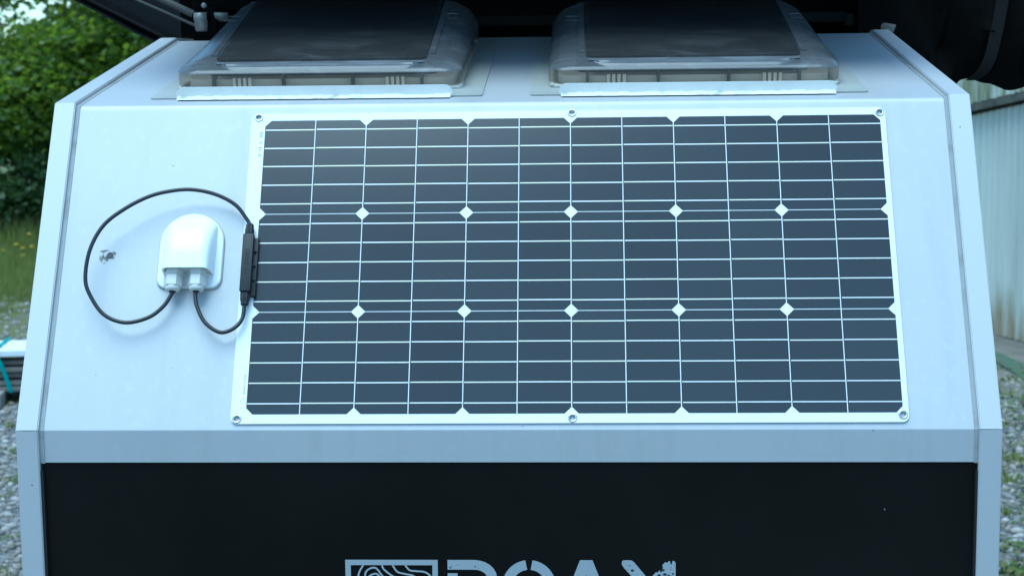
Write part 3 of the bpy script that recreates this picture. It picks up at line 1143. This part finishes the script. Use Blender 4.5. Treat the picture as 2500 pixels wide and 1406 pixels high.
bm = bmesh.new()
box(bm, -.74, .66, .41, 2.9, zz(.82), zz(.86), .01)  # unseen front overhang, its reach and height shaped to shade the roof
tdone(bm, 'base_board', 'canvas_black')
bm = bmesh.new()
rows = []
for i in range(25):
    x = -.76 + 1.46 * i / 24
    rows.append([(x, 1.06 + .012 * math.sin(x * 17), zz(.592 - .03)), (x, 1.045 + .010 * math.sin(x * 23 + 1), zz(.64)), (x, 1.03, zz(.80))])
loft(bm, rows, False, False, closed=False)
tdone(bm, 'rear_curtain', 'canvas_black', 60)
bm = bmesh.new()
box(bm, -.60, .585, .985, 1.02, zz(.607), zz(.6275), .002)
tdone(bm, 'cross_bar', 'strap_black')
for x0, x1, z0, z1 in ((-.708, -.682, .603, .640), (-.667, -.640, .622, .640)):
    bm = bmesh.new()
    prof = [(0, z1), (-.006, z1 - .002), (-.008, (z0 + z1) / 2 + .006), (-.002, (z0 + z1) / 2), (.004, z0 + .004), (.012, z0)]
    rows = [[(x, .955 + y, zz(z)) for y, z in prof] for x in (x0, x1)]
    loft(bm, rows, False, False, closed=False)
    o = tdone(bm, 'bracket_plate', 'tent_alloy', 50)
    sol = o.modifiers.new('thickness', 'SOLIDIFY')
    sol.thickness = .003
bm = bmesh.new()
box(bm, -.715, -.60, .966, .99, zz(.645), zz(.70), .003)
box(bm, -.684, -.664, .957, .975, zz(.598), zz(.65), .002)
o = tdone(bm, 'hinge_block', 'canvas_black')
bm = bmesh.new()
lathe(bm, [(.0055, 0), (.0055, -.003), (.003, -.005)], (-.690, .966, zz(.6535)), 'y', 14)
tdone(bm, 'bolt', 'tent_alloy', 40)
# frame poles running out to the left
for p0, p1, r in (((-.700, .962, .611), (-.955, .962, .724), .0030), ((-.712, .964, .637), (-.955, .964, .752), .0075)):
    bm = bmesh.new()
    tube(bm, [(p0[0], p0[1], zz(p0[2])), (p1[0], p1[1], zz(p1[2]))], r, 12)
    tdone(bm, 'pole', 'tent_pole', 60)


def wing(pts, m_, name, y0, y1, sag):
    bm = bmesh.new()
    rows = []
    for i in range(9):
        t = i / 8
        y = y0 + (y1 - y0) * t
        rows.append([(x + .004 * math.sin(9 * x + 6 * t), y, zz(z - sag * math.sin(math.pi * k / (len(pts) - 1)) + .004 * math.sin(13 * x + 7 * t))) for k, (x, z) in enumerate(pts)])
    loft(bm, rows, False, False, closed=False)
    o = tdone(bm, name, m_, 60)
    sol = o.modifiers.new('thickness', 'SOLIDIFY')
    sol.thickness = .004


wl = [(-.70, .548), (-.772, .5885), (-.83, .6175), (-.89, .648), (-.96, .684), (-1.1, .757), (-1.3, .86)]
wing(wl, 'canvas_black', 'side_flap', .955, 2.6, .002)
wing([(x + .004, z - .010 - .010 * max(0, min(1, (x + .93) / .12)) * max(0, min(1, (-.74 - x) / .05))) for x, z in wl], 'canvas_grey', 'flap_lining', .965, 2.55, .004)
bm = bmesh.new()
tube(bm, [(x, .952, zz(z + .004)) for x, z in wl], .0035, 8)
tdone(bm, 'hem', 'strap_black', 60)
# grey panel and tube end on the right
bm = bmesh.new()
prism(bm, [(.583, .99, zz(.6235)), (.622, .99, zz(.6235)), (.688, .99, zz(.601)), (.583, .99, zz(.600))], [(.583, 1.0, zz(.6235)), (.622, 1.0, zz(.6235)), (.688, 1.0, zz(.601)), (.583, 1.0, zz(.600))])
tdone(bm, 'side_plate', 'canvas_grey')
bm = bmesh.new()
d = Vector((.024, -.02, -.006))
p = Vector((.648, .955, zz(.5945)))
tube(bm, [p, p + d * .15, p + d * .98, p + d], [.0090, .0105, .0105, .0080], 14)
tdone(bm, 'tube_end', 'tent_alloy', 40)
# sagging canvas bag hanging past the right side
low_pts = [(.60, .440), (.70, .445), (.770, .458), (.792, .4765), (.8037, .490), (.8235, .4935), (.8435, .486), (.8714, .481), (.8955, .470), (.927, .4755), (.98, .500), (1.08, .545), (1.3, .62)]
lp = spline([(x, 0, z) for x, z in low_pts], 5)
bm = bmesh.new()
rings = []
for p in lp:
    x, z = p.x, p.z
    f = lambda k: .018 * math.sin(x * 31 + k * 2.6) + .014 * math.sin(x * 57 + k * 1.7) + .008 * math.sin(x * 97 - k * 3.1)
    rings.append([(x, .955, zz(z)), (x, .935 + f(0), zz(z + .035)), (x, .93 + f(1) * 1.3, zz(z + .10)), (x, .94 + f(2), zz(z + .18)), (x, .95 + f(3), zz(max(z + .25, .80))), (x, 1.9, zz(.85)), (x, 1.9, zz(z + .1)), (x, 1.15, zz(z + .02))])
loft(bm, rings)
tdone(bm, 'canvas_bag', 'canvas_black', 60)
bm = bmesh.new()
sp_ = spline([(.817, .915, zz(.490)), (.838, .908, zz(.508)), (.850, .905, zz(.535)), (.858, .906, zz(.57)), (.868, .910, zz(.62)), (.876, .915, zz(.68)), (.885, .915, zz(.74))], 5)
rows = [[(p.x - .012, p.y, p.z), (p.x + .012, p.y + .002, p.z), (p.x + .012, p.y + .005, p.z), (p.x - .012, p.y + .003, p.z)] for p in sp_]
loft(bm, rows)
tdone(bm, 'strap', 'strap_webbing', 60)
# tent body above
bm = bmesh.new()
rows = []
for y, hx, hz_ in ((.75, .62, 1.10), (1.1, .66, 1.45), (1.9, .66, 1.55), (2.7, .64, 1.30)):
    rows.append([(-hx - .04, y, zz(.861)), (-hx - .06, y, zz(hz_ * .8)), (-.04 - hx * .3, y, zz(hz_)), (-.04 + hx * .3, y, zz(hz_)), (-.04 + hx, y, zz(hz_ * .8)), (-.04 + hx, y, zz(.861))])
loft(bm, rows)
tdone(bm, 'tent_body', 'canvas_black', 40)

# ------------------------------------------------------------------ shed
WA = Vector((2.87, 8.75))
WD = Vector((.31623, -.94868))
shed_m = Matrix(((WD.x, -WD.y, 0, WA.x), (WD.y, WD.x, 0, WA.y), (0, 0, 1, 0), (0, 0, 0, 1)))
# local x runs along the wall towards the viewer, local y points into the shed
shed = empty('shed', shed_m)
tag(shed, 'pale corrugated metal shed with stained upper cladding on the right', 'shed')


def eave(t):
    return 1.550 + .137 * t


def corr(bm, t0, t1, zlo, zhi, y0, amp=.016, pitch=.076, nz=4):
    n = int((t1 - t0) / pitch * 8)
    rings = []
    for i in range(n + 1):
        t = t0 + (t1 - t0) * i / n
        y = y0 + amp * math.sin(2 * math.pi * t / pitch)
        za, zb = zlo(t), zhi(t)
        rings.append([(t, y, za + (zb - za) * k / nz) for k in range(nz + 1)])
    loft(bm, rings, False, False, closed=False)


SHW = .76
for k in range(-6, 5):
    bm = bmesh.new()
    corr(bm, k * SHW, (k + 1) * SHW + .03, lambda t: .012 + .006 * math.sin(t * 7), lambda t: eave(t) - .02, -.012 + (k % 2) * .004)
    done(bm, 'wall_sheet', 'shed_wall', shed, smooth=60)
    bm = bmesh.new()
    corr(bm, k * SHW, (k + 1) * SHW + .03, lambda t: eave(t) + .055, lambda t: 3.4, -.06 + (k % 2) * .004, .014, .10)
    done(bm, 'upper_sheet', 'shed_upper', shed, smooth=60)
bm = bmesh.new()
ta, tb = -6 * SHW, 5 * SHW
prism(bm, [(ta, -.085, eave(ta) - .005), (ta, .0, eave(ta) + .012), (ta, .0, eave(ta) + .060), (ta, -.085, eave(ta) + .045)],
      [(tb, -.085, eave(tb) - .005), (tb, .0, eave(tb) + .012), (tb, .0, eave(tb) + .060), (tb, -.085, eave(tb) + .045)])
done(bm, 'flashing', 'flashing', shed)
bm = bmesh.new()
box(bm, ta, tb, .03, 4.0, .02, 1.2)
prism(bm, [(ta, .03, 1.2), (ta, 4.0, 1.2), (ta, 4.0, 3.3), (ta, .03, 3.3)], [(tb, .03, 1.2), (tb, 4.0, 1.2), (tb, 4.0, 3.3), (tb, .03, 3.3)])
done(bm, 'inner_wall', 'flashing', shed)
# strip of bare concrete along the shed and a green mat on it
bm = bmesh.new()
box(bm, -5, 4, -1.10, .02, -.05, .010)
bm.transform(shed_m)
tag(done(bm, 'pavement', 'concrete'), 'bare brown concrete strip along the foot of the shed', 'pavement', kind='structure')
bm = bmesh.new()
lpm = [(.30, -.36), (.72, -.42), (1.6, -.62), (2.2, -.75), (2.2, -1.0), (1.505, -.78), (1.04, -.63), (.50, -.52)]
prism(bm, [(x, y, .0140) for x, y in lpm], [(x, y, .0220) for x, y in lpm])
o = done(bm, 'floor_mat', 'mat_green')
o.matrix_world = shed_m
tag(o, 'flat green mat lying on the concrete at the foot of the shed', 'mat')

# ------------------------------------------------------------------ stack of white profiles on old timber
stack_rot = Matrix.Translation((-3.15, 6.42, 0)) @ Matrix.Rotation(R(8), 4, 'Z')
pal = empty('timber_stack', stack_rot)
tag(pal, 'weathered timber pallet stack carrying white profiles left of the trailer', 'pallet')
for k, x in enumerate((-.95, -.42, -.06 - .05, .55)):
    bm = bmesh.new()
    box(bm, x, x + .10, .02, .9, .004, .075, .004)
    done(bm, 'bearer', 'old_wood', pal)
for k, (z, y0, y1, sh) in enumerate(((.077, .0, .12, 0), (.077, .20, .34, .02), (.110, .012, .10, .03), (.150, .03, .15, -.02), (.150, .25, .40, 0), (.186, .0, .14, .02), (.224, .02, .16, 0), (.224, .30, .45, 0))):
    bm = bmesh.new()
    box(bm, -1.2 + sh, .9 + sh, y0, y1, z, z + random.uniform(.022, .030), .003)
    o = done(bm, 'plank', 'old_wood', pal)
for k, x in enumerate((-.8, -.10, .6)):
    bm = bmesh.new()
    box(bm, x, x + .09, .03, .5, .104, .148, .003)
    box(bm, x + .02, x + .10, .04, .5, .178, .184, .001)
    done(bm, 'spacer', 'old_wood', pal)
for k, lab in enumerate(('front white metal profile on the timber stack, nearest the viewer', 'middle white metal profile on the timber stack', 'rear white metal profile on the timber stack, nearest the grass')):
    bm = bmesh.new()
    y = .0 + k * .125
    box(bm, -1.3, 1.0, 0, .118, 0, .036, .004)
    box(bm, -1.3, 1.0, .03, .055, .0362, .0400, .001)
    o = done(bm, 'white_profile', 'white_profile')
    o.matrix_world = stack_rot @ Matrix.Translation((0, y, .272))
    tag(o, lab, 'metal profile', 'white profiles on the timber stack')
bm = bmesh.new()
sp_ = [(-.020, .41, .316), (-.016, -.006, .316), (-.008, -.012, .28), (.02, -.014, .22), (.062, -.010, .074)]
rows = [[(x - .011, y, z), (x + .011, y, z), (x + .011, y - .002, z + .003), (x - .011, y - .002, z + .003)] for x, y, z in sp_]
loft(bm, rows)
o = done(bm, 'lashing_strap', 'strap_teal')
o.matrix_world = stack_rot
tag(o, 'teal lashing strap pulled over the white profiles', 'strap')
bm = bmesh.new()
box(bm, -.26, .0, -.10, .02, 0, .085, .008)
o = done(bm, 'concrete_block', 'block_grey')
o.matrix_world = stack_rot @ Matrix.Translation((.028, -.02, .001))
tag(o, 'small grey block at the foot of the timber stack', 'block')

# ------------------------------------------------------------------ gravel stones, grass, moss
ico = bmesh.new()
bmesh.ops.create_icosphere(ico, subdivisions=1, radius=1.0)
iv = np.array([v.co[:] for v in ico.verts])
ifc = np.array([[v.index for v in f.verts] for f in ico.faces])
ico.free()


def stones(n, xr, yr, smin, smax):
    P = np.stack([rng.uniform(*xr, n), rng.uniform(*yr, n), np.zeros(n)], 1)
    s_ = smin + (smax - smin) * rng.random(n) ** 2.2
    sc = s_[:, None] * np.stack([rng.uniform(.8, 1.5, n), rng.uniform(.7, 1.1, n), rng.uniform(.45, .75, n)], 1)
    a = rng.uniform(0, 2 * np.pi, n)
    V = iv[None] * sc[:, None, :] * rng.uniform(.82, 1.15, (n, len(iv), 1))
    c, s2 = np.cos(a)[:, None], np.sin(a)[:, None]
    X = V[..., 0] * c - V[..., 1] * s2
    Y = V[..., 0] * s2 + V[..., 1] * c
    V = np.stack([X, Y, V[..., 2]], 2) + P[:, None, :]
    V[..., 2] += (sc[:, 2] * .35)[:, None]
    F = ifc[None] + (np.arange(n) * len(iv))[:, None, None]
    return V.reshape(-1, 3), F.reshape(-1, 3)


def joined(lst):
    vs_, fs, k = [], [], 0
    for v, f in lst:
        vs_.append(v)
        fs.append(f + k)
        k += len(v)
    return np.concatenate(vs_), np.concatenate(fs)


v, f = joined([stones(21000, (-4.2, -.9), (2.2, 8.6), .006, .025), stones(16000, (.8, 3.2), (2.2, 7.4), .006, .023), stones(3500, (-.9, .8), (-1.5, 7.5), .008, .03), stones(2500, (-7, -3), (8.4, 11.5), .01, .03)])
me = fast_mesh('gravel', v, f)
me.shade_smooth()
tag(link('gravel', me, 'stone'), 'loose grey gravel stones covering the yard', 'gravel', kind='stuff')


def blades(P, hmin, hmax, w, lean):
    n = len(P)
    a = rng.uniform(0, 2 * np.pi, n)
    b = rng.uniform(0, 2 * np.pi, n)
    h = rng.uniform(hmin, hmax, n)
    l = rng.uniform(0, lean, n) * h
    dx, dy = np.cos(a) * w, np.sin(a) * w
    A = P + np.stack([dx, dy, 0 * a], 1)
    B = P - np.stack([dx, dy, 0 * a], 1)
    Tm = P + np.stack([np.cos(b) * l * .35, np.sin(b) * l * .35, h * .6], 1)
    Tp = P + np.stack([np.cos(b) * l, np.sin(b) * l, h], 1)
    V = np.stack([A, B, Tm + (B - P) * .6, Tp, Tm + (A - P) * .6], 1).reshape(-1, 3)
    k = np.arange(n)[:, None] * 5
    F = np.concatenate([k + np.array([[0, 1, 2]]), k + np.array([[0, 2, 4]]), k + np.array([[4, 2, 3]])], 0)
    return V, F


def scatter(n, xr, yr, power=1.0):
    return np.stack([rng.uniform(*xr, n), yr[0] + (yr[1] - yr[0]) * rng.random(n) ** power, np.zeros(n)], 1)


def tufts(n, per, xr, yr, rad, power=1.0):
    c = scatter(n, xr, yr, power)
    r = rad * rng.uniform(.4, 1.3, (n, 1, 1))
    P = c[:, None, :] + rng.normal(0, 1, (n, per, 3)) * r * np.array([1, 1, 0])
    return P.reshape(-1, 3)


parts = [blades(tufts(900, 40, (-10, -2.6), (9.2, 15.8), .10, .7), .04, .14, .004, .8),
         blades(scatter(30000, (-10.5, -2.0), (10.5, 16.0), .8), .05, .20, .004, .6),
         blades(scatter(9000, (-10.5, -2.0), (14.2, 16.4)), .15, .42, .004, .45),
         blades(scatter(14000, (-2.0, 4.5), (11.0, 18.0), .8), .05, .25, .004, .6),
         blades(tufts(160, 30, (-4.0, -1.2), (2.6, 9.0), .035), .015, .05, .003, 1.0),
         blades(tufts(130, 30, (1.2, 2.7), (2.6, 7.6), .035), .015, .05, .003, 1.0)]
v, f = joined(parts)
tag(link('grass', fast_mesh('grass', v, f), 'grass_blade'), 'rough green grass at the edge of the yard', 'grass', kind='stuff')
# flat weeds and moss between the stones
n = 2600
P = np.concatenate([tufts(150, 30, (-4.0, -1.2), (2.6, 9.0), .07), tufts(190, 30, (1.2, 2.7), (2.6, 7.6), .07)])
n = len(P)
P[:, 2] = rng.uniform(.010, .030, n)


def leaves(P, size, flatness, jit=.35):
    n = len(P)
    nrm = rng.normal(0, 1, (n, 3)) * (1 - flatness) + np.array([0, 0, 1.0]) * flatness
    nrm /= np.linalg.norm(nrm, axis=1, keepdims=True)
    t = np.cross(nrm, rng.normal(0, 1, (n, 3)))
    t /= np.linalg.norm(t, axis=1, keepdims=True) + 1e-9
    b = np.cross(nrm, t)
    s_ = (size * rng.uniform(1 - jit, 1 + jit, n))[:, None]
    V = np.stack([P - t * s_ * .5, P - t * s_ * .05 + b * s_ * .42 + nrm * s_ * .10, P + t * s_ * .55, P - t * s_ * .05 - b * s_ * .42 + nrm * s_ * .10], 1).reshape(-1, 3)
    k = np.arange(n)[:, None] * 4
    F = np.concatenate([k + np.array([[0, 2, 1]]), k + np.array([[0, 3, 2]])], 0)
    return V, F


v, f = leaves(P, .022, .7)
tag(link('weeds', fast_mesh('weeds', v, f), 'moss'), 'low green weeds growing between the gravel stones', 'weeds', kind='stuff')

# yellow flowers at the far edge of the grass
fl = [(-5.68, 13.95, .16), (-5.58, 13.85, .13), (-5.47, 13.80, .15), (-5.36, 13.75, .14), (-5.63, 14.2, .24), (-5.42, 14.1, .26), (-5.80, 13.9, .10), (-5.50, 13.62, .08)]
stem = bmesh.new()
tube(stem, [(0, 0, 0), (.02, 0, .5), (.0, .01, 1.0)], .006, 5)
stem_me = bpy.data.meshes.new('stem')
stem.to_mesh(stem_me)
stem.free()
stem_me.materials.append(MATS['grass_blade'])
hd = bmesh.new()
for k in range(7):
    a = k * 2.4
    o_ = Vector((.020 * math.cos(a) * (k > 0), .020 * math.sin(a) * (k > 0), .006 * math.sin(k)))
    cv = hd.verts.new(o_ + Vector((0, 0, .012)))
    rim = [hd.verts.new(o_ + Vector((.013 * math.cos(b), .013 * math.sin(b), .0))) for b in (2 * math.pi * j / 8 for j in range(8))]
    for j in range(8):
        hd.faces.new((cv, rim[j], rim[(j + 1) % 8]))
hd_me = bpy.data.meshes.new('flower_head')
hd.to_mesh(hd_me)
hd.free()
hd_me.materials.append(MATS['petal_yellow'])
for x, y, h in fl:
    o = empty('yellow_flower', Matrix.Translation((x, y, 0)))
    tag(o, 'yellow wild flower standing in tall grass before the dark undergrowth', 'flower', 'yellow flowers at the grass edge')
    a = link('stem', stem_me, None, o)
    a.scale = (1, 1, h)
    b = link('flower_head', hd_me, None, o)
    b.location = (0, .01, h)
    b.scale = (.75, .75, .75)


# ------------------------------------------------------------------ trees
def tree(name, x, y, h, cz, rx, rz, nclump, per, leaf, m_, label, group, cut=None, trunk_r=.12, spread=.20, cat='tree'):
    t = empty(name, Matrix.Translation((x, y, 0)))
    tag(t, label, cat, group)
    bm = bmesh.new()
    pts = spline([(0, 0, 0), (random.uniform(-.1, .1), random.uniform(-.1, .1), h * .35), (random.uniform(-.2, .2), random.uniform(-.2, .2), h * .7), (0, 0, h)], 5)
    tube(bm, pts, [trunk_r * (1 - .85 * i / (len(pts) - 1)) for i in range(len(pts))], 9)
    # clump centres fill the crown, denser towards its skin
    d = rng.normal(0, 1, (nclump, 3))
    d /= np.linalg.norm(d, axis=1, keepdims=True)
    rr = rng.random((nclump, 1)) ** .45
    C = d * rr * np.array([rx, rx, rz]) + np.array([0, 0, cz])
    C += rng.normal(0, .12, C.shape)
    C = C[C[:, 2] > .25]
    if cut is not None:
        C = C[~cut(C[:, 0] + x, C[:, 1] + y, C[:, 2])]
    for k in rng.choice(len(C), min(34, len(C)), replace=False):
        c = C[k]
        z0 = max(.2, min(h * .85, c[2] - .5 * math.hypot(c[0], c[1])))
        i = min(len(pts) - 1, int(z0 / h * (len(pts) - 1)))
        p0 = Vector(pts[i])
        mid = p0.lerp(Vector(c), .5) + Vector((0, 0, .12))
        tube(bm, [p0, mid, Vector(c)], [trunk_r * .30, trunk_r * .16, trunk_r * .05], 5)
    done(bm, 'trunk', 'bark', t, smooth=60)
    P = C[:, None, :] + rng.normal(0, 1, (len(C), per, 3)) * np.array([spread, spread, spread * .38]) * rng.uniform(.6, 1.3, (len(C), 1, 1))
    v, f = leaves(P.reshape(-1, 3), leaf, .62)
    me = fast_mesh('crown', v, f)
    link('crown', me, m_, t)
    return t


def gap(x, y, z):
    """opening through which the sky shows, upper left"""
    k = (y + 2.29) / 19.3
    px, pz = x / k, 1.746 + (z - 1.746) / k
    a = ((px + 6.38) / .42) ** 2 + ((pz - 2.66) / .22) ** 2 < 1
    b = ((px + 5.52) / .14) ** 2 + ((pz - 2.14) / .07) ** 2 < 1
    c = ((px + 6.70) / .20) ** 2 + ((pz - 2.40) / .10) ** 2 < 1
    return a | b | c


tree('broadleaf_tree', -8.7, 18.2, 5.4, 2.75, 2.3, 2.1, 640, 54, .088, 'leaf_bright', 'leafy tree at the far left, cut by the picture edge', 'trees behind the grass', gap)
tree('broadleaf_tree', -4.5, 18.0, 5.4, 2.70, 2.2, 2.0, 640, 54, .088, 'leaf_bright', 'leafy tree closest to the trailer roof corner', 'trees behind the grass', gap)
tree('broadleaf_tree', -6.3, 17.2, 3.0, 1.75, 1.25, .80, 280, 52, .080, 'leaf_bright', 'low leafy tree below the bright gap of sky', 'trees behind the grass', gap, .06)
tree('broadleaf_tree', -1.6, 18.6, 7.0, 3.6, 2.2, 2.9, 420, 30, .11, 'leaf_bright', 'leafy tree hidden behind the trailer, nearer the other trees', 'trees behind the grass', gap)
tree('broadleaf_tree', 2.2, 19.2, 6.0, 3.0, 2.2, 2.4, 380, 30, .11, 'leaf_bright', 'leafy tree hidden behind the trailer, nearer the shed', 'trees behind the grass', gap)
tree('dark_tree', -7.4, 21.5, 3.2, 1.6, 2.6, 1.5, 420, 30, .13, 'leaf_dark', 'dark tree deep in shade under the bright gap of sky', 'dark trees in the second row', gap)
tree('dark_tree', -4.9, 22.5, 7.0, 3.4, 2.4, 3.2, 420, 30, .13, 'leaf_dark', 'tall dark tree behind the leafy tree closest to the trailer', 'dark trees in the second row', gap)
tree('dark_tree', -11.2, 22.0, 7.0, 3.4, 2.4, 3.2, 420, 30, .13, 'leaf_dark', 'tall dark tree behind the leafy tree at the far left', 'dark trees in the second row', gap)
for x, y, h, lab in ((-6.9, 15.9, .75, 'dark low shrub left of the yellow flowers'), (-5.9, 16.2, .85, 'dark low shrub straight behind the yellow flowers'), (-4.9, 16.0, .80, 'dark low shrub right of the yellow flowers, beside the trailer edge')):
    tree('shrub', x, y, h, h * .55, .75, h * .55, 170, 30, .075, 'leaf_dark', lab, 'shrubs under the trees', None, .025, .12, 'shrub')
